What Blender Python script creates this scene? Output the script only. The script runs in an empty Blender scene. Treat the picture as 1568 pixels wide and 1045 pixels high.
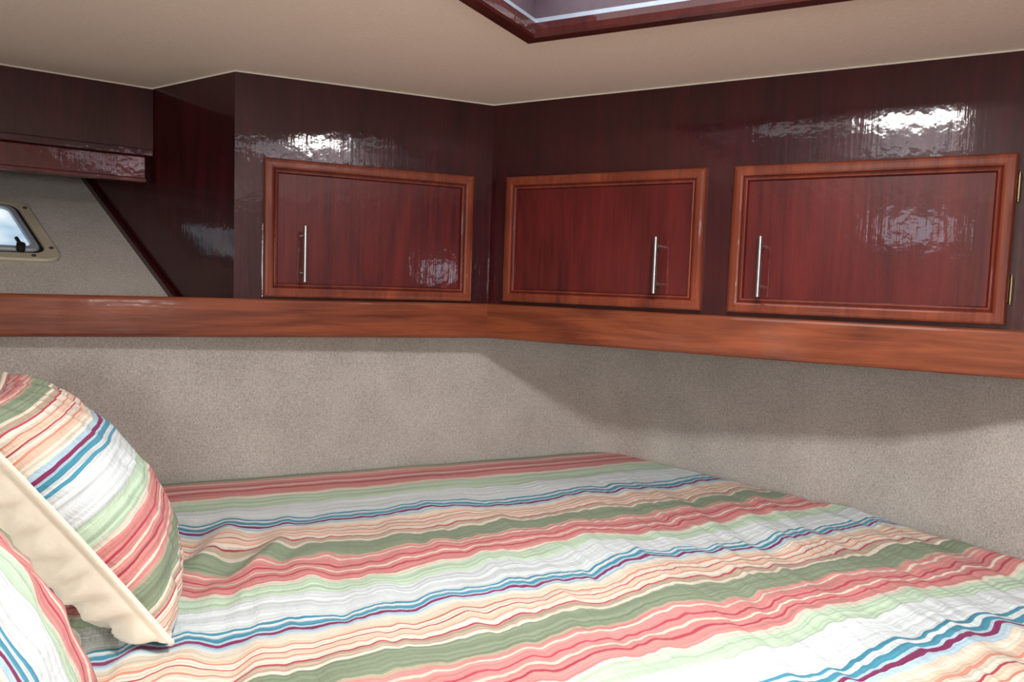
import bpy, bmesh, math
from mathutils import Vector, Matrix, noise

scene = bpy.context.scene
try:
    scene.view_settings.view_transform = 'Standard'
    scene.view_settings.look = 'None'
    scene.view_settings.exposure = 0.0
except Exception:
    pass

H = 1.45            # camera height above the cabin sole
def srgb(r, g, b):
    def f(c):
        c /= 255.0
        return c/12.92 if c <= 0.04045 else ((c+0.055)/1.055)**2.4
    return (f(r), f(g), f(b), 1.0)

# ------------------------------------------------------------------ materials
def new_mat(name):
    m = bpy.data.materials.new(name); m.use_nodes = True
    nt = m.node_tree
    return m, nt, nt.nodes, nt.links, nt.nodes['Principled BSDF']

def wood(name, dark, light, angle=0.0, horizontal=False, coat=0.7, rough=0.42, wav=0.10, spec=0.2, figure=1.3):
    m, nt, N, L, B = new_mat(name)
    tc = N.new('ShaderNodeTexCoord')
    mp = N.new('ShaderNodeMapping'); mp.vector_type = 'POINT'
    mp.inputs['Rotation'].default_value = (0, 0, angle)
    L.new(tc.outputs['Object'], mp.inputs['Vector'])
    mp2 = N.new('ShaderNodeMapping')
    mp2.inputs['Scale'].default_value = (4.0, 80, 80) if horizontal else (110, 110, 4.5)
    L.new(mp.outputs[0], mp2.inputs['Vector'])
    mp3 = N.new('ShaderNodeMapping')
    mp3.inputs['Scale'].default_value = (1.6, 9, 9) if horizontal else (8, 8, 1.8)
    L.new(mp.outputs[0], mp3.inputs['Vector'])
    n1 = N.new('ShaderNodeTexNoise'); n1.inputs['Scale'].default_value = 1.0
    n1.inputs['Detail'].default_value = 6; n1.inputs['Roughness'].default_value = 0.6
    n1.inputs['Distortion'].default_value = 0.8
    L.new(mp2.outputs[0], n1.inputs['Vector'])
    n2 = N.new('ShaderNodeTexNoise'); n2.inputs['Scale'].default_value = 1.0
    n2.inputs['Detail'].default_value = 4; n2.inputs['Distortion'].default_value = 2.0
    L.new(mp3.outputs[0], n2.inputs['Vector'])
    add = N.new('ShaderNodeMath'); add.operation = 'MULTIPLY_ADD'
    add.inputs[1].default_value = figure
    L.new(n2.outputs['Fac'], add.inputs[0]); L.new(n1.outputs['Fac'], add.inputs[2])
    cr = N.new('ShaderNodeValToRGB')
    mid = 0.5+0.5*figure
    cr.color_ramp.elements[0].position = (mid-.40)/2.5; cr.color_ramp.elements[0].color = dark
    cr.color_ramp.elements[1].position = (mid+.44)/2.5; cr.color_ramp.elements[1].color = light
    hv = N.new('ShaderNodeMath'); hv.operation='MULTIPLY'; hv.inputs[1].default_value=0.4
    L.new(add.outputs[0], hv.inputs[0])
    L.new(hv.outputs[0], cr.inputs['Fac'])
    L.new(cr.outputs['Color'], B.inputs['Base Color'])
    B.inputs['Roughness'].default_value = rough
    B.inputs['Specular IOR Level'].default_value = spec
    B.inputs['Coat Weight'].default_value = coat
    B.inputs['Coat Roughness'].default_value = 0.07
    nb = N.new('ShaderNodeTexNoise'); nb.inputs['Scale'].default_value = 1.1
    nb.inputs['Detail'].default_value = 3
    L.new(mp2.outputs[0], nb.inputs['Vector'])
    nb2 = N.new('ShaderNodeTexNoise'); nb2.inputs['Scale'].default_value = 42
    nb2.inputs['Detail'].default_value = 2
    L.new(tc.outputs['Object'], nb2.inputs['Vector'])
    ad = N.new('ShaderNodeMath'); ad.operation = 'MULTIPLY_ADD'; ad.inputs[1].default_value = 0.7
    L.new(nb.outputs['Fac'], ad.inputs[0]); L.new(nb2.outputs['Fac'], ad.inputs[2])
    bp = N.new('ShaderNodeBump'); bp.inputs['Strength'].default_value = wav
    bp.inputs['Distance'].default_value = 0.0042
    L.new(ad.outputs[0], bp.inputs['Height'])
    L.new(bp.outputs[0], B.inputs['Normal']); L.new(bp.outputs[0], B.inputs['Coat Normal'])
    return m

def plain(name, col, rough=0.5, metal=0.0, bump=0.0, bscale=60, var=0.08, coat=0.0):
    m, nt, N, L, B = new_mat(name)
    tc = N.new('ShaderNodeTexCoord')
    n = N.new('ShaderNodeTexNoise'); n.inputs['Scale'].default_value = bscale; n.inputs['Detail'].default_value = 4
    L.new(tc.outputs['Object'], n.inputs['Vector'])
    cr = N.new('ShaderNodeValToRGB')
    cr.color_ramp.elements[0].position = 0.3
    cr.color_ramp.elements[1].position = 0.7
    cr.color_ramp.elements[0].color = tuple(c*(1-var) for c in col[:3])+(1,)
    cr.color_ramp.elements[1].color = tuple(min(1, c*(1+var)) for c in col[:3])+(1,)
    L.new(n.outputs['Fac'], cr.inputs['Fac']); L.new(cr.outputs['Color'], B.inputs['Base Color'])
    B.inputs['Roughness'].default_value = rough; B.inputs['Metallic'].default_value = metal
    B.inputs['Coat Weight'].default_value = coat
    if bump > 0:
        bp = N.new('ShaderNodeBump'); bp.inputs['Strength'].default_value = bump
        bp.inputs['Distance'].default_value = 0.004
        L.new(n.outputs['Fac'], bp.inputs['Height']); L.new(bp.outputs[0], B.inputs['Normal'])
    return m

def carpet(name, a, b):
    m, nt, N, L, B = new_mat(name)
    tc = N.new('ShaderNodeTexCoord')
    n = N.new('ShaderNodeTexNoise'); n.inputs['Scale'].default_value = 250; n.inputs['Detail'].default_value = 4
    n.inputs['Roughness'].default_value = 0.8
    L.new(tc.outputs['Object'], n.inputs['Vector'])
    n2 = N.new('ShaderNodeTexNoise'); n2.inputs['Scale'].default_value = 8; n2.inputs['Detail'].default_value = 5
    L.new(tc.outputs['Object'], n2.inputs['Vector'])
    ma = N.new('ShaderNodeMath'); ma.operation = 'MULTIPLY_ADD'; ma.inputs[1].default_value = 0.2
    L.new(n2.outputs['Fac'], ma.inputs[0]); L.new(n.outputs['Fac'], ma.inputs[2])
    cr = N.new('ShaderNodeValToRGB')
    cr.color_ramp.elements[0].position = 0.38; cr.color_ramp.elements[0].color = a
    cr.color_ramp.elements[1].position = 0.82; cr.color_ramp.elements[1].color = b
    L.new(ma.outputs[0], cr.inputs['Fac']); L.new(cr.outputs['Color'], B.inputs['Base Color'])
    B.inputs['Roughness'].default_value = 1.0; B.inputs['Specular IOR Level'].default_value = 0.1
    B.inputs['Sheen Weight'].default_value = 0.3
    bp = N.new('ShaderNodeBump'); bp.inputs['Strength'].default_value = 0.6; bp.inputs['Distance'].default_value = 0.0025
    L.new(n.outputs['Fac'], bp.inputs['Height']); L.new(bp.outputs[0], B.inputs['Normal'])
    return m

G=(134,148,124); PK=(210,140,136); RD=(180,74,90); MT=(188,211,186); WH=(212,220,222)
TL=(74,146,170); MR=(136,52,96); PC=(228,200,178); CR=(224,214,198); CO=(212,142,122); TN=(184,166,146); PB=(174,200,214)
STRIPES=[(.040,G),(.012,TN),(.02,PK),(.012,CR),(.042,PK),(.01,RD),(.028,PK),(.012,CR),(.022,PK),(.010,RD),(.043,PK),(.022,CR),
 (.08,MT),(.150,WH),(.014,TL),(.016,WH),(.022,TL),(.014,PB),(.018,MR),(.025,PB),(.035,CR),(.03,PC),
 (.010,CO),(.03,CR),(.01,RD),(.03,PC),(.010,CO),(.030,CR),(.012,RD),(.035,TN),(.016,CR),(.080,G)]

def striped(name, period, warp=0.006):
    """stripes run along U, vary with V"""
    m, nt, N, L, B = new_mat(name)
    uv = N.new('ShaderNodeUVMap'); uv.uv_map = 'UVMap'
    sep = N.new('ShaderNodeSeparateXYZ'); L.new(uv.outputs[0], sep.inputs[0])
    nz = N.new('ShaderNodeTexNoise'); nz.inputs['Scale'].default_value = 9; nz.inputs['Detail'].default_value = 2
    L.new(uv.outputs[0], nz.inputs['Vector'])
    w = N.new('ShaderNodeMath'); w.operation = 'MULTIPLY_ADD'; w.inputs[1].default_value = warp*2
    L.new(nz.outputs['Fac'], w.inputs[0]); L.new(sep.outputs['Y'], w.inputs[2])
    d = N.new('ShaderNodeMath'); d.operation = 'DIVIDE'; d.inputs[1].default_value = period
    L.new(w.outputs[0], d.inputs[0])
    fr = N.new('ShaderNodeMath'); fr.operation = 'FRACT'; L.new(d.outputs[0], fr.inputs[0])
    cr = N.new('ShaderNodeValToRGB'); ramp = cr.color_ramp; ramp.interpolation = 'CONSTANT'
    tot = sum(x[0] for x in STRIPES); pos = 0.0
    for i,(wd,c) in enumerate(STRIPES):
        if i == 0: e = ramp.elements[0]; e.position = 0
        elif i == 1: e = ramp.elements[1]; e.position = pos
        else: e = ramp.elements.new(pos)
        e.color = srgb(*c); pos += wd/tot
    L.new(fr.outputs[0], cr.inputs['Fac'])
    per = 0.44/period   # keep thread scale in metres
    mp = N.new('ShaderNodeMapping'); mp.inputs['Scale'].default_value = (3, 150*per, 1); L.new(uv.outputs[0], mp.inputs['Vector'])
    if period == 1.0: mp.inputs['Scale'].default_value = (2, 75, 1)
    n3 = N.new('ShaderNodeTexNoise'); n3.inputs['Scale'].default_value = 1; n3.inputs['Detail'].default_value = 3
    L.new(mp.outputs[0], n3.inputs['Vector'])
    v = N.new('ShaderNodeMapRange'); v.inputs['From Min'].default_value = 0.3; v.inputs['From Max'].default_value = 0.7
    v.inputs['To Min'].default_value = 0.68; v.inputs['To Max'].default_value = 1.18
    L.new(n3.outputs['Fac'], v.inputs['Value'])
    mx = N.new('ShaderNodeMix'); mx.data_type = 'RGBA'; mx.blend_type = 'MULTIPLY'; mx.inputs['Factor'].default_value = 1
    L.new(cr.outputs['Color'], mx.inputs['A']); L.new(v.outputs[0], mx.inputs['B'])
    L.new(mx.outputs['Result'], B.inputs['Base Color'])
    B.inputs['Roughness'].default_value = 0.9; B.inputs['Specular IOR Level'].default_value = 0.15
    B.inputs['Sheen Weight'].default_value = 0.1
    mp4 = N.new('ShaderNodeMapping'); mp4.inputs['Scale'].default_value = (110, 50*per, 1); L.new(uv.outputs[0], mp4.inputs['Vector'])
    n4 = N.new('ShaderNodeTexNoise'); n4.inputs['Scale'].default_value = 1; n4.inputs['Detail'].default_value = 2
    L.new(mp4.outputs[0], n4.inputs['Vector'])
    bp = N.new('ShaderNodeBump'); bp.inputs['Strength'].default_value = 0.9; bp.inputs['Distance'].default_value = 0.003
    L.new(n4.outputs['Fac'], bp.inputs['Height']); L.new(bp.outputs[0], B.inputs['Normal'])
    return m

A_L = math.radians(23.5); A_R = math.radians(-30.6)
M_face  = wood('mahogany_dark', srgb(35,6,11), srgb(70,17,22))
M_panel = wood('mahogany_panel', srgb(62,13,17), srgb(106,32,29))
M_frame = wood('mahogany_frame', srgb(86,31,20), srgb(142,68,42), wav=.05)
M_railL = wood('mahogany_rail_a', srgb(86,35,21), srgb(158,84,52), angle=-A_L, horizontal=True, wav=0.04)
M_railR = wood('mahogany_rail_b', srgb(86,35,21), srgb(158,84,52), angle=-A_R, horizontal=True, wav=0.04)
M_hatch = wood('mahogany_hatch_trim', srgb(52,16,16), srgb(84,30,26))
M_carpet = carpet('wall_carpet', srgb(142,136,130), srgb(214,208,200))
M_ceil  = plain('ceiling_vinyl', srgb(242,228,212), rough=0.6, bump=0.15, bscale=120, var=0.03)
M_bead  = plain('ceiling_bead', srgb(228,222,210), rough=0.5, var=0.02)
M_wallr = wood('cabin_bulkhead_wood', srgb(70,36,30), srgb(110,62,50), coat=0.0)
M_wallv = plain('cabin_bulkhead_vinyl', srgb(176,162,146), rough=0.7, var=0.03)
M_floor = wood('cabin_sole_wood', srgb(80,50,30), srgb(130,90,60), horizontal=True, coat=0.3)
M_steel = plain('brushed_steel', srgb(175,175,175), rough=0.32, metal=1.0, bscale=300)
M_brass = plain('brass', srgb(140,120,92), rough=0.35, metal=1.0)
M_alu   = plain('aluminium_white', srgb(165,175,188), rough=0.35, metal=0.3)
M_well  = plain('hatch_well', srgb(84,68,76), rough=0.5)
M_bone  = plain('bone_plastic', srgb(180,172,152), rough=0.4, bscale=30)
M_black = plain('black_rubber', srgb(24,22,24), rough=0.5)
M_cream = plain('cream_cotton', srgb(240,233,216), rough=0.9, bump=0.3, bscale=45, var=0.04)
M_bed   = striped('striped_quilt', 1.0, warp=0.012)
M_pil   = striped('striped_pillow', 0.28)

def mat_glow(name, c0, c1, s):
    m, nt, N, L, B = new_mat(name)
    tc = N.new('ShaderNodeTexCoord'); n = N.new('ShaderNodeTexNoise'); n.inputs['Scale'].default_value = 9
    L.new(tc.outputs['Object'], n.inputs['Vector'])
    cr = N.new('ShaderNodeValToRGB'); cr.color_ramp.elements[0].position=.35; cr.color_ramp.elements[1].position=.65
    cr.color_ramp.elements[0].color = c0; cr.color_ramp.elements[1].color = c1
    L.new(n.outputs['Fac'], cr.inputs['Fac'])
    L.new(cr.outputs['Color'], B.inputs['Base Color']); L.new(cr.outputs['Color'], B.inputs['Emission Color'])
    B.inputs['Emission Strength'].default_value = s; B.inputs['Roughness'].default_value = 0.1
    return m
M_daypane = mat_glow('daylit_window_glass', srgb(120,160,190), srgb(225,235,240), 1.0)

# ------------------------------------------------------------------ mesh helpers
def mesh_obj(name, verts, faces, mats, midx=None, smooth=False, parent=None):
    me = bpy.data.meshes.new(name)
    me.from_pydata([tuple(v) for v in verts], [], faces)
    for m in (mats if isinstance(mats, (list, tuple)) else [mats]): me.materials.append(m)
    if midx:
        for p, i in zip(me.polygons, midx): p.material_index = i
    bm = bmesh.new(); bm.from_mesh(me); bmesh.ops.recalc_face_normals(bm, faces=bm.faces); bm.to_mesh(me); bm.free()
    if smooth:
        for p in me.polygons: p.use_smooth = True
    me.update()
    ob = bpy.data.objects.new(name, me); scene.collection.objects.link(ob)
    if parent: ob.parent = parent
    return ob

def prism(name, poly, z0, z1, mat, parent=None, bevel=0.0):
    n = len(poly)
    vs = [Vector((x, y, z0)) for x, y in poly] + [Vector((x, y, z1)) for x, y in poly]
    fs = [tuple(range(n)), tuple(range(2*n-1, n-1, -1))] + [(i, (i+1) % n, n+(i+1) % n, n+i) for i in range(n)]
    ob = mesh_obj(name, vs, fs, mat, parent=parent)
    if bevel: 
        b = ob.modifiers.new('bevel', 'BEVEL'); b.width = bevel; b.segments = 3; b.limit_method = 'ANGLE'
    return ob

class Plane:
    def __init__(s, C, d, n, up=None): s.C=Vector(C); s.d=Vector(d); s.n=Vector(n); s.up=Vector(up or (0,0,1))
    def p(s, t, z, o): return s.C + s.d*t + s.up*z + s.n*o
    def xy(s, t, o): v = s.C + s.d*t + s.n*o; return (v.x, v.y)

C0 = (-0.070, 2.138, H)
PL = Plane(C0, (-math.cos(A_L), -math.sin(A_L), 0), (math.sin(A_L), -math.cos(A_L), 0))
PR = Plane(C0, (math.cos(A_R), math.sin(A_R), 0), (-math.sin(-A_R), -math.cos(A_R), 0))

def loft_rect(name, P, t0, t1, z0, z1, prof, mats, mids, parent, base=0.0, cap=True):
    vs=[]; fs=[]; mi=[]
    for ins, dep in prof:
        vs += [P.p(t0+ins, z0+ins, base+dep), P.p(t1-ins, z0+ins, base+dep), P.p(t1-ins, z1-ins, base+dep), P.p(t0+ins, z1-ins, base+dep)]
    for k in range(len(prof)-1):
        for i in range(4):
            j=(i+1)%4
            fs.append((k*4+i, k*4+j, (k+1)*4+j, (k+1)*4+i)); mi.append(mids[k])
    if cap:
        k=len(prof)-1; fs.append((k*4, k*4+1, k*4+2, k*4+3)); mi.append(mids[-1])
    return mesh_obj(name, vs, fs, mats, mi, parent=parent)

def rounded_tube(name, pts, r, mat, parent=None, cyclic=False, res=4):
    cu = bpy.data.curves.new(name, 'CURVE'); cu.dimensions='3D'; cu.bevel_depth=r; cu.bevel_resolution=res
    cu.use_fill_caps=True
    sp = cu.splines.new('POLY'); sp.points.add(len(pts)-1)
    for i,q in enumerate(pts): sp.points[i].co = (q[0], q[1], q[2], 1)
    sp.use_cyclic_u = cyclic
    ob = bpy.data.objects.new(name, cu); scene.collection.objects.link(ob)
    dg = bpy.context.evaluated_depsgraph_get()
    me = bpy.data.meshes.new_from_object(ob.evaluated_get(dg))
    me.materials.clear(); me.materials.append(mat)
    for p in me.polygons: p.use_smooth = True
    o2 = bpy.data.objects.new(name, me); bpy.data.objects.remove(ob); bpy.data.curves.remove(cu)
    o2.name = name
    scene.collection.objects.link(o2)
    if parent: o2.parent = parent
    return o2

# ------------------------------------------------------------------ camera
cam = bpy.data.cameras.new('camera'); camo = bpy.data.objects.new('camera', cam); scene.collection.objects.link(camo)
p=math.radians(4.34); rho=math.radians(1.925)
fw=Vector((0,math.cos(p),-math.sin(p))); up0=Vector((0,math.sin(p),math.cos(p)))
r=math.cos(rho)*Vector((1,0,0))+math.sin(rho)*up0
u=-math.sin(rho)*Vector((1,0,0))+math.cos(rho)*up0
mw = Matrix.Identity(4)
for i in range(3): mw[i][0]=r[i]; mw[i][1]=u[i]; mw[i][2]=-fw[i]
mw.translation = Vector((0,0,H))
camo.matrix_world = mw
cam.sensor_width = 36; cam.lens = 36*1175/1568; cam.clip_start = 0.02
scene.camera = camo

# ------------------------------------------------------------------ room shell
CEIL = H+0.484
O = Vector((.316, 2.422, 0)); e1 = Vector((.9007,.4344,0)); e2 = Vector((.4344,-.9007,0))
def SV(s, v, z=0): q = O+e1*s+e2*v; return Vector((q.x,q.y,z))
def sv(s, v): q = O+e1*s+e2*v; return (q.x,q.y)

floor = prism('floor', [(-2.6,-1.7),(2.6,-1.7),(2.6,3.2),(-2.6,3.2)], -0.05, 0.0, M_floor)

# hatch opening
ha = Vector((.879,-.477,0)); hb = Vector((-.477,-.879,0)); h0 = Vector((.011,1.554,0)); HS=0.76
def HP(a,b,z): q=h0+ha*a+hb*b; return Vector((q.x,q.y,z))
ti=0.012
inner=[HP(ti,ti,CEIL),HP(HS-ti,ti,CEIL),HP(HS-ti,HS-ti,CEIL),HP(ti,HS-ti,CEIL)]
outer=[Vector((-2.6,3.2,CEIL)),Vector((2.6,3.2,CEIL)),Vector((2.6,-1.7,CEIL)),Vector((-2.6,-1.7,CEIL))]
mesh_obj('ceiling', outer+inner, [(0,1,5,4),(1,2,6,5),(2,3,7,6),(3,0,4,7)], M_ceil)

# carpeted liner below the cabinets: straight left run, rounded corner, flared hull side
bot = [sv(-2.0,0), sv(-1.5,0), sv(-1.0,0), sv(-.5,0), sv(-.2,0.0), sv(-.12,0.004), sv(-.06,.02), sv(-.015,.055), sv(.015,.11), sv(.045,.19),
       (.470,2.262),(.560,2.168),(.644,2.09),(.776,1.968),(.908,1.845),(.985,1.72),(1.068,1.548),(1.2,1.43),(1.45,1.26),(2.05,.90)]
flare=[0,0,0,0,0,0.004,.010,.02,.03,.04,.05,.055,.06,.065,.065,.065,.065,.065,.065,.065]
NZ=8
zs=[0.0,0.6]+[0.90+ (H-.150-0.90)*k/NZ for k in range(NZ+1)]
def liner(name, bt, fl):
    lv=[]; lf=[]
    for zz in zs:
        k=max(0,(zz-0.9)/(H-.15-.9))
        for (x,y),f in zip(bt,fl):
            lv.append(Vector((x+.70*f*k**1.2, y+.71*f*k**1.2, zz)))
    nb=len(bt)
    for a in range(len(zs)-1):
        for i in range(nb-1):
            lf.append((a*nb+i, a*nb+i+1, (a+1)*nb+i+1, (a+1)*nb+i))
    return mesh_obj(name, lv, lf, M_carpet, smooth=True)
liner('wall_front', bot[:5], flare[:5])
liner('wall_hull', bot[4:], flare[4:])

def wall(name, a, b, z0, z1, mat, th=0.04):
    a=Vector(a).to_3d(); b=Vector(b).to_3d(); d=(b-a).normalized(); n=Vector((-d.y,d.x,0))*th
    return prism(name,[(a.x,a.y),(b.x,b.y),(b.x+n.x,b.y+n.y),(a.x+n.x,a.y+n.y)],z0,z1,mat)
Lb = sv(-2.0,-.9); Le = sv(-2.0,3.25)
wall('wall_left', Le, Lb, 0, CEIL, M_wallv)
Rb = PR.xy(2.4,-.6); Re = PR.xy(2.4,2.65)
wall('wall_right', Rb, Re, 0, CEIL, M_wallr)
wall('wall_back', Re, Le, 0, CEIL, M_wallr)

# ------------------------------------------------------------------ overhead cabinets
ZB=-.155
capL = prism('overhead_cabinet', [(-.070,2.138),PL.xy(.667,0),(-1.40,2.387),(-1.2,2.9),(.25,2.9)], H+ZB+.004, CEIL, M_face)
capR = prism('overhead_cabinet.001', [(-.070,2.138),(.25,2.9),PR.xy(2.4,-.75),PR.xy(2.4,0)], H+ZB+.004, CEIL, M_face)

# rounded outer frame, cove, small inner bead, recessed panel
DOORP=[(0,0),(0,.013),(.0015,.017),(.005,.0195),(.010,.0205),(.019,.0205),(.0225,.019),(.0245,.016),(.0255,.0125),(.0275,.0115),(.0285,.0135),(.0305,.0145),(.0325,.0135),(.034,.009),(.0355,.005),(.040,.005)]
DMID=[0,0,0,0,0,0,0,1,1,0,0,0,1,1,1,1]
def door(P, t0, t1, z0, z1, parent, th, hz, hinge_side):
    d = loft_rect('door', P, t0, t1, z0, z1, DOORP, [M_frame, M_panel], DMID, parent)
    za,zb = hz
    pts=[P.p(th,za,.019+.026),P.p(th,zb,.019+.026)]
    rounded_tube('handle_bar', pts, .0055, M_steel, parent)
    for zz in (za+.022, zb-.022):
        rounded_tube('handle_post', [P.p(th,zz,.004),P.p(th,zz,.045)], .0042, M_steel, parent)
    if hinge_side==0: return
    te = t1+.004 if hinge_side>0 else t0-.004
    for zz in (z0+.07, z1-.065):
        rounded_tube('hinge_barrel', [P.p(te,zz-.024,.006),P.p(te,zz+.024,.006)], .0036, M_brass, parent)
        rounded_tube('hinge_pin_top', [P.p(te,zz+.024,.006),P.p(te,zz+.029,.006)], .0024, M_brass, parent)
        rounded_tube('hinge_pin_bottom', [P.p(te,zz-.029,.006),P.p(te,zz-.024,.006)], .0024, M_brass, parent)
door(PL, .057,.601,-.055,.284, capL, .505, (-.015,.122), 0)
door(PR, .055,.603,-.051,.284, capR, .497, (-.014,.121), 0)
door(PR, .666,1.214,-.051,.284, capR, .741, (-.013,.122), 1)
door(PR, 1.278,1.826,-.051,.284, capR, 1.74, (-.013,.122), -1)

# fiddle rail under the cabinets / along the open shelf
def rail(name, P, t0, t1, mat, mit):
    prof=[(-.020,ZB+.000),(.010,ZB),(.014,ZB+.003),(.016,ZB+.008),(.016,-.068),(.014,-.063),(.010,-.060),(-.020,-.060)]
    vs=[];n=len(prof)
    for tt,k in ((t0,mit),(t1,0)):
        for o,z in prof: vs.append(P.p(tt+k*o, z, o))
    fs=[tuple(range(n)),tuple(range(2*n-1,n-1,-1))]+[(i,(i+1)%n,n+(i+1)%n,n+i) for i in range(n)]
    return mesh_obj(name, vs, fs, mat)
half=math.tan(math.radians(27))
rail('trim_1', PL, 0, 2.1, M_railL, half)
rail('trim_2', PR, 0, 2.4, M_railR, half)

# pale welt where the headliner meets the joinery
rounded_tube('trim_4', [PR.p(2.38,.482,.002),PR.p(0,.482,.002),PL.p(.667,.482,.002),Vector((-.977,2.080,CEIL-.002)),Vector((-1.75,1.52,CEIL-.002))], .0020, M_bead)

# open shelf board on the left, between the rail and the hull
prism('wall_shelf', [PL.xy(.667,-.018),PL.xy(1.9,-.018),PL.xy(1.9,-.75),(-1.05,2.16)], H+ZB, H-.085, M_face)

# valance (two stepped boards) above the shelf
vd = Vector((-.275,-.199,0)).normalized()
vn = Vector((-vd.y, vd.x, 0)); 
if vn.dot(Vector((0,-1,0)))<0: vn=-vn
PV = Plane((-.975,2.082,H), vd, vn)
def board(name, P, t0,t1,z0,z1,o0,o1,mat,parent,bev=.003):
    c=[(t0,o0),(t1,o0),(t1,o1),(t0,o1)]
    vs=[P.p(t,z0,o) for t,o in c]+[P.p(t,z1,o) for t,o in c]
    fs=[(0,1,2,3),(7,6,5,4)]+[(i,(i+1)%4,4+(i+1)%4,4+i) for i in range(4)]
    ob=mesh_obj(name,vs,fs,mat,parent=parent)
    b=ob.modifiers.new('bevel','BEVEL'); b.width=bev; b.segments=3
    return ob
loft_rect('valance', PV, 0.001, .95, .314, .484, [(0,-.02),(0,0)], [M_face],[0,0], capL)
board('valance_lip', PV, .001,.95,.303,.322,-.02,.010,M_face,capL)
board('valance_lower', PV, .018,.95,.237,.303,-.030,-.006,M_panel,capL)
board('valance_lower_bead', PV, .016,.95,.234,.246,-.030,-.001,M_panel,capL)

# sloping carpeted hull behind the shelf
hb0=Vector((-.906,2.032,H-.059)); hs=Vector((-.361,.26,.312))
def HU(a,b,o=0.0):
    n=vd.cross(hs).normalized()
    if n.y>0: n=-n
    return hb0+vd*a+hs*b+n*o
mesh_obj('wall_hull_upper', [HU(-.05,-.15),HU(1.1,-.15),HU(1.1,1.75),HU(-.05,1.75)], [(0,1,2,3)], M_carpet)
vs=[]
for b in (-.1,1.25):
    for a,o in ((0,.0),(.012,.0),(.012,.018),(0,.018)):
        vs.append(HU(a,b,o))
mesh_obj('trim_3', vs, [(0,1,2,3),(7,6,5,4)]+[(i,(i+1)%4,4+(i+1)%4,4+i) for i in range(4)], M_face)

# porthole on that hull
win = bpy.data.objects.new('window_1', None); scene.collection.objects.link(win)
def rrect(a0,a1,b0,b1,rad,n=8):
    out=[]
    for cx,cy,st in ((a1-rad,b1-rad,0),(a0+rad,b1-rad,90),(a0+rad,b0+rad,180),(a1-rad,b0+rad,270)):
        for k in range(n+1):
            an=math.radians(st+90*k/n); out.append((cx+rad*math.cos(an),cy+rad*math.sin(an)))
    return out
HL=hs.length
def port_loft(name, rings, mat, cap=False):
    vs=[];fs=[]
    for pts,o in rings:
        vs+=[HU(a,b/HL,o) for a,b in pts]
    n=len(rings[0][0])
    for k in range(len(rings)-1):
        for i in range(n):
            j=(i+1)%n; fs.append((k*n+i,k*n+j,(k+1)*n+j,(k+1)*n+i))
    if cap: fs.append(tuple((len(rings)-1)*n+i for i in range(n)))
    return mesh_obj(name,vs,fs,mat,parent=win)
DA=-.034
a0,a1,b0,b1=.168-DA,.64,.118,.408
R=lambda i,rad: rrect(a0+i,a1-i,b0+i,b1-i,rad)
port_loft('flange',[(R(0,.045),0),(R(0,.045),.008),(R(.004,.043),.012),(R(.028,.034),.012),(R(.030,.032),.006)],M_bone)
port_loft('gasket',[(R(.029,.032),.006),(R(.032,.03),.009),(R(.037,.028),.009),(R(.039,.026),.004)],M_black)
port_loft('sash',[(R(.037,.028),.004),(R(.039,.027),.012),(R(.043,.025),.015),(R(.054,.020),.015),(R(.057,.018),.008)],M_alu)
port_loft('pane',[(R(.055,.018),.008),(R(.057,.018),.009)],M_daypane,cap=True)
for a,b in ((.183,.17),(.183,.355),(.233,.133),(.253,.394),(.313,.133),(.383,.394)):
    rounded_tube('screw',[HU(a-DA,b/HL,.010),HU(a-DA,b/HL,.0145)],.0055,M_steel,win)
rounded_tube('dog_knob',[HU(.253-DA,.158/HL,.012),HU(.253-DA,.158/HL,.030)],.010,M_black,win)
rounded_tube('dog_arm',[HU(.253-DA,.148/HL,.026),HU(.253-DA,.190/HL,.026)],.0045,M_black,win)
for k in range(6):
    rounded_tube('vent_louvre',[HU(.29+k*.026,.420/HL,.004),HU(.29+k*.026,.455/HL,.004)],.004,M_bone,win)

# ------------------------------------------------------------------ overhead hatch
hat = bpy.data.objects.new('window_2', None); scene.collection.objects.link(hat)
def hatch_loft(name, rings, mat, cap=False):
    vs=[];fs=[]
    for i,z in rings: vs+=[HP(i,i,CEIL+z),HP(HS-i,i,CEIL+z),HP(HS-i,HS-i,CEIL+z),HP(i,HS-i,CEIL+z)]
    for k in range(len(rings)-1):
        for q in range(4):
            j=(q+1)%4; fs.append((k*4+q,k*4+j,(k+1)*4+j,(k+1)*4+q))
    if cap: k=len(rings)-1; fs.append((k*4,k*4+1,k*4+2,k*4+3))
    return mesh_obj(name,vs,fs,mat,parent=hat)
hatch_loft('wood_trim',[(0,0.002),(0,-.010),(.003,-.014),(.030,-.014),(.034,-.010),(.036,.0),(.036,.012)],M_hatch)
hatch_loft('metal_rim',[(.036,.012),(.036,.015),(.033,.015),(.033,.021)],M_alu)
hatch_loft('well',[(.033,.021),(.028,.10)],M_well)
hatch_loft('lid_frame',[(.028,.100),(.05,.100),(.05,.11)],M_well)

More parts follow.
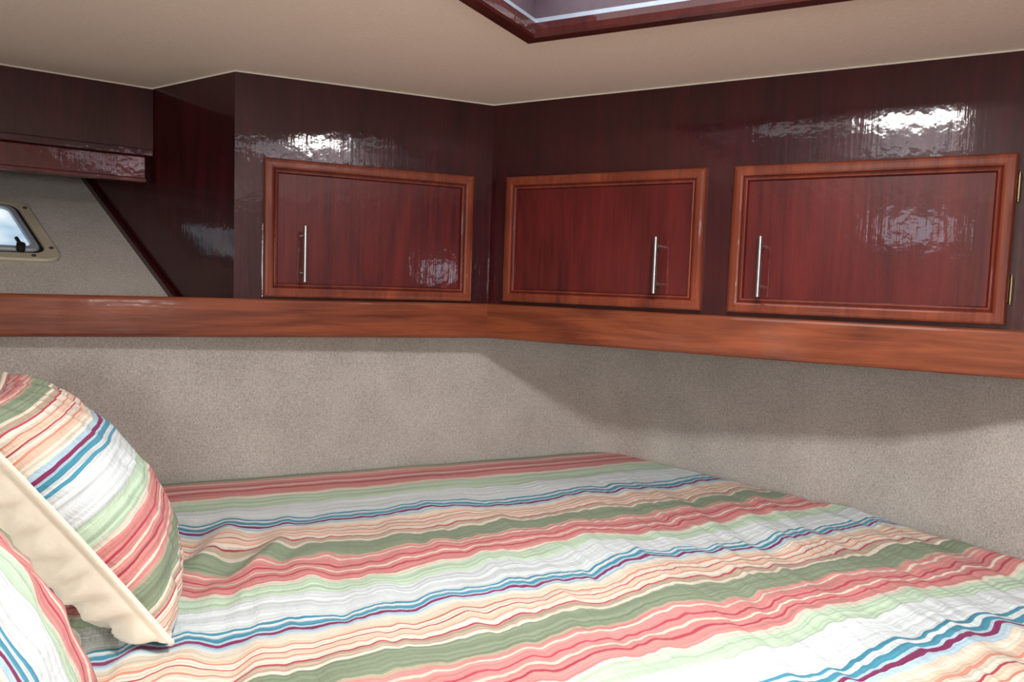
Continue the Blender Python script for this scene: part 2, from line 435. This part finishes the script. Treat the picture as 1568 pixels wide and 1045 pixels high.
def area(name, loc, rot_dir, sx, sy, power, col, xdir=None):
    l=bpy.data.lights.new(name,'AREA'); l.shape='RECTANGLE'; l.size=sx; l.size_y=sy; l.energy=power; l.color=col
    o=bpy.data.objects.new(name,l); scene.collection.objects.link(o)
    z=-Vector(rot_dir).normalized()
    x=Vector(xdir) if xdir else Vector((0,0,1)).cross(z)
    x=(x-z*x.dot(z)).normalized(); y=z.cross(x)
    m=Matrix.Identity(4)
    for i in range(3): m[i][0]=x[i]; m[i][1]=y[i]; m[i][2]=z[i]
    m.translation=Vector(loc); o.matrix_world=m
    return o
area('hatch_sky', HP(HS/2,HS/2,CEIL+.098), (0,0,-1), HS-.1, HS-.1, 3.6, (.93,.96,1.0), xdir=ha)
area('hatch_sunlit_haze', HP(.57,.59,CEIL+.090), (0,0,-1), .26, .18, 17.5, (1.0,.98,.96), xdir=ha)
hatch_loft('lid', [(.0,.112),(.0,.116)], M_well, cap=True)

# ------------------------------------------------------------------ rear cabin windows and added fill lights
def side_window(name, P, t0,t1,z0,z1, power, col=(.72,.84,1.0)):
    e=bpy.data.objects.new(name,None); scene.collection.objects.link(e)
    loft_rect('frame',P,t0-.03,t1+.03,z0-.03,z1+.03,[(0,0),(0,.014),(.004,.018),(.026,.018),(.030,.012)],[M_alu],[0]*5,e,cap=False)
    loft_rect('pane',P,t0,t1,z0,z1,[(0,.004),(0,.005)],[M_daypane],[0]*2,e)
    c=P.p((t0+t1)/2,(z0+z1)/2,.012)
    a=area('daylight',c,P.n,t1-t0,z1-z0,power,col); a.parent=e
    return e
WLd=(-e2).normalized(); PWL=Plane(SV(-2.0,3.25,H), WLd, e1)     # left wall, t measured from the aft end
PWR=Plane(Vector((*PR.xy(2.4,0),H)), PR.n, -PR.d)               # right wall, t aft from cabinets
side_window('window_3', PWL, .92,1.22,.27,.38, .6)
side_window('window_4', PWR, .84,.98,.0,.11, .34)
side_window('pillow_fill_panel', PWL, 1.70,2.15,-.47,-.34, 2.2, (1,.98,.95))  # added fill panel on the left wall, brightens the pillow's cream side
Lev=Vector(Le).to_3d(); Rev=Vector(Re).to_3d(); bd=(Lev-Rev).normalized()
Pb=Plane(Vector((Re[0],Re[1],0)),bd,Vector((0,1,0)))
dr=bpy.data.objects.new('rear_fill_doorway',None); scene.collection.objects.link(dr)  # unseen doorway, added to hold the rear fill light
loft_rect('rear_fill_frame',Pb,.07,.65,.05,1.88,[(0,0),(0,.02),(.004,.024),(.040,.024),(.044,.006)],[M_frame],[0]*5,dr,cap=False)
a=area('rear_fill_light',Pb.p(.36,1.55,.03),(-.12,1,.26),.46,.46,31.0,(1,.97,.95)); a.parent=dr  # added fill from the back wall, lifts ceiling and carpet

# ------------------------------------------------------------------ bed
BZ=H-.52
def right_edge(v):
    pts=[(0,-.03),(.04,.02),(.446,.125),(.782,.255),(1.122,.275),(1.9,.33)]
    for (a,b),(c,d) in zip(pts,pts[1:]):
        if v<=c: return b+(d-b)*(v-a)/(c-a)
    return pts[-1][1]
def phase(v):
    pts=[(-.2,-1.5),(0.0,-1.03),(.04,-.97),(.135,-.80),(.265,-.66),(.445,-.37),(.600,0.0),(1.04,1.0),(1.525,2.0),(2.0,3.0)]
    for (a,b),(c,d) in zip(pts,pts[1:]):
        if v<=c: return b+(d-b)*(v-a)/(c-a)
    return 3.0+(v-2.0)/.45
NS,NV=400,300
S0=-1.97; VM=1.85
vs=[];uvs=[];fs=[]
def bedz(s,v):
    z=.004*noise.noise(Vector((s*4.5,v*1.6,3)))
    far=min(1,max(0,(v-.10)/.5))
    z+=.010*far*noise.noise(Vector((s*7+v*2.2,v*1.7-s*.5,7)))
    z+=.010*far*noise.noise(Vector((s*17+v*4,v*3.5,11)))
    z+=.0040*far*noise.noise(Vector((s*38+v*6,v*9,15)))
    z+=.0018*far*noise.noise(Vector((s*75,v*22,19)))
    d=math.exp(-(((s+1.20)/.11)**2+((v-.60)/.12)**2))
    z+=.012*d*math.sin((s+1.02)*52+(v-.56)*26+2.2*noise.noise(Vector((s*6,v*6,1))))
    z+=.006*math.exp(-(((s+1.2)/.25)**2+((v-.6)/.25)**2))
    return z
for j in range(NV+1):
    v=VM*j/NV + .008
    re=right_edge(v)-.006
    for i in range(NS+1):
        s=S0+(re-S0)*i/NS
        edge=min(v, re-s+.0)
        z=BZ+bedz(s,v)
        rr=.028
        if edge<rr: z-= rr-math.sqrt(max(0,rr*rr-(rr-edge)**2))
        if v>VM-.05+.008: z-= .05-math.sqrt(max(0,.0025-(v-(VM-.042))**2))
        q=SV(s,v,z); vs.append(q)
        sl=.018*noise.noise(Vector((s*5,v*4,21)))*min(1,v/.4)+.015*noise.noise(Vector((s*12,v*6,5)))*min(1,v/.5)+.010*noise.noise(Vector((s*24,v*9,8)))*min(1,v/.5)
        sl-= .065*min(1,max(0,(-.3-s)/.9))*min(1,max(0,(v-.35)/.5))
        d=math.exp(-(((s+1.20)/.13)**2+((v-.60)/.13)**2))
        sl+=.014*d*math.sin((s+1.02)*38)
        uvs.append((s,phase(v+sl)))
W=NS+1
for j in range(NV):
    for i in range(NS): fs.append((j*W+i,j*W+i+1,(j+1)*W+i+1,(j+1)*W+i))
ring=[i for i in range(W)]+[j*W+NS for j in range(1,NV+1)]+[NV*W+i for i in range(NS-1,-1,-1)]+[j*W for j in range(NV-1,0,-1)]
b0i=len(vs)
for k in ring:
    q=vs[k].copy(); q.z=.74; vs.append(q); uvs.append((uvs[k][0],uvs[k][1]+.35))
nr=len(ring)
for k in range(nr):
    fs.append((ring[k],ring[(k+1)%nr],b0i+(k+1)%nr,b0i+k))
bed=mesh_obj('bed', vs, fs, M_bed, smooth=True)
uvl=bed.data.uv_layers.new(name='UVMap')
for lp in bed.data.loops: uvl.data[lp.index].uv=uvs[lp.vertex_index]
prism('bed_platform',[sv(S0,.012),sv(-.04,.012),sv(.10,.446),sv(.23,.782),sv(.25,1.122),sv(.30,VM+.02),sv(S0,VM+.02)],0.0,.74,M_frame,parent=bed)

# ------------------------------------------------------------------ pillows
def pillow(name, corner, wdir, udir, W_, H_, T_, swap, uvo, seed, T2=None, flip=1):
    w=Vector(wdir).normalized(); u_=Vector(udir); u_=(u_-w*u_.dot(w)).normalized(); n=w.cross(u_).normalized()
    e=bpy.data.objects.new(name,None); scene.collection.objects.link(e)
    c=Vector(corner)+w*W_/2+u_*H_/2
    K=70
    def pos(a,b,side,T):
        x=a*W_/2*(1-.07*(1-b*b)); y=b*H_/2*(1-.07*(1-a*a))
        ex=.42 if side>0 else .34
        th=T*((1-a**2)*(1-b**2))**ex if abs(a)<1 and abs(b)<1 else 0
        wr=.007*noise.noise(Vector((a*5+seed,b*5,side)))*(1 if th>0.01 else 0)
        edge=max(abs(a),abs(b)); wr+=(.005 if side>0 else .010)*max(0,edge-.45)*2.0*math.sin((a if abs(b)>abs(a) else b)*30+seed+2.5*noise.noise(Vector((a*4,b*4,seed))))*min(1,th/.03)
        q=c+w*x+u_*y+n*(side*(th+wr))
        q.z=max(q.z,BZ+.016)
        return q
    for side,T,mat,nm in ((1,T_,M_pil,'front_cover'),(-1,T2 or T_,M_cream,'back_cover')):
        vs=[];uv=[];fs=[]
        for j in range(K+1):
            b=math.sin(math.pi/2*(2*j/K-1))
            for i in range(K+1):
                a=math.sin(math.pi/2*(2*i/K-1))
                vs.append(pos(a,b,side,T))
                aa=(2*i/K-1)*.62*W_; bb=(2*j/K-1)*.62*H_
                uv.append((bb,flip*aa+uvo) if swap else (aa,bb+uvo))
        for j in range(K):
            for i in range(K):
                q=(j*(K+1)+i,j*(K+1)+i+1,(j+1)*(K+1)+i+1,(j+1)*(K+1)+i)
                fs.append(q if side>0 else q[::-1])
        me=bpy.data.meshes.new(nm); me.from_pydata([tuple(q) for q in vs],[],fs); me.materials.append(mat)
        ul=me.uv_layers.new(name='UVMap')
        for lp in me.loops: ul.data[lp.index].uv=uv[lp.vertex_index]
        for pp in me.polygons: pp.use_smooth=True
        ob=bpy.data.objects.new(nm,me); scene.collection.objects.link(ob); ob.parent=e
    edge=[]
    for k in range(K): edge.append(pos(-1+2*k/K,-1,1,T_))
    for k in range(K): edge.append(pos(1,-1+2*k/K,1,T_))
    for k in range(K): edge.append(pos(1-2*k/K,1,1,T_))
    for k in range(K): edge.append(pos(-1,1-2*k/K,1,T_))
    rounded_tube('piping',edge,.0042,M_cream,e,cyclic=True)
    return e
pillow('throw_pillow', (-.449,1.008,BZ+.016), (-.45,.89,0), (-.604,-.065,.794), .40,.40,.095, False, .1, 1.0, T2=.10)
pillow('throw_pillow.001', (-.322,.40,BZ+.016), (-.30,.954,0), (-.55,-.0,.83), .43,.43,.112, True, .125, 4.0, T2=.07, flip=-1)

# ------------------------------------------------------------------ world
wd=bpy.data.worlds.new('world'); scene.world=wd; wd.use_nodes=True
wd.node_tree.nodes['Background'].inputs[0].default_value=(.6,.7,.8,1)
wd.node_tree.nodes['Background'].inputs[1].default_value=0.5
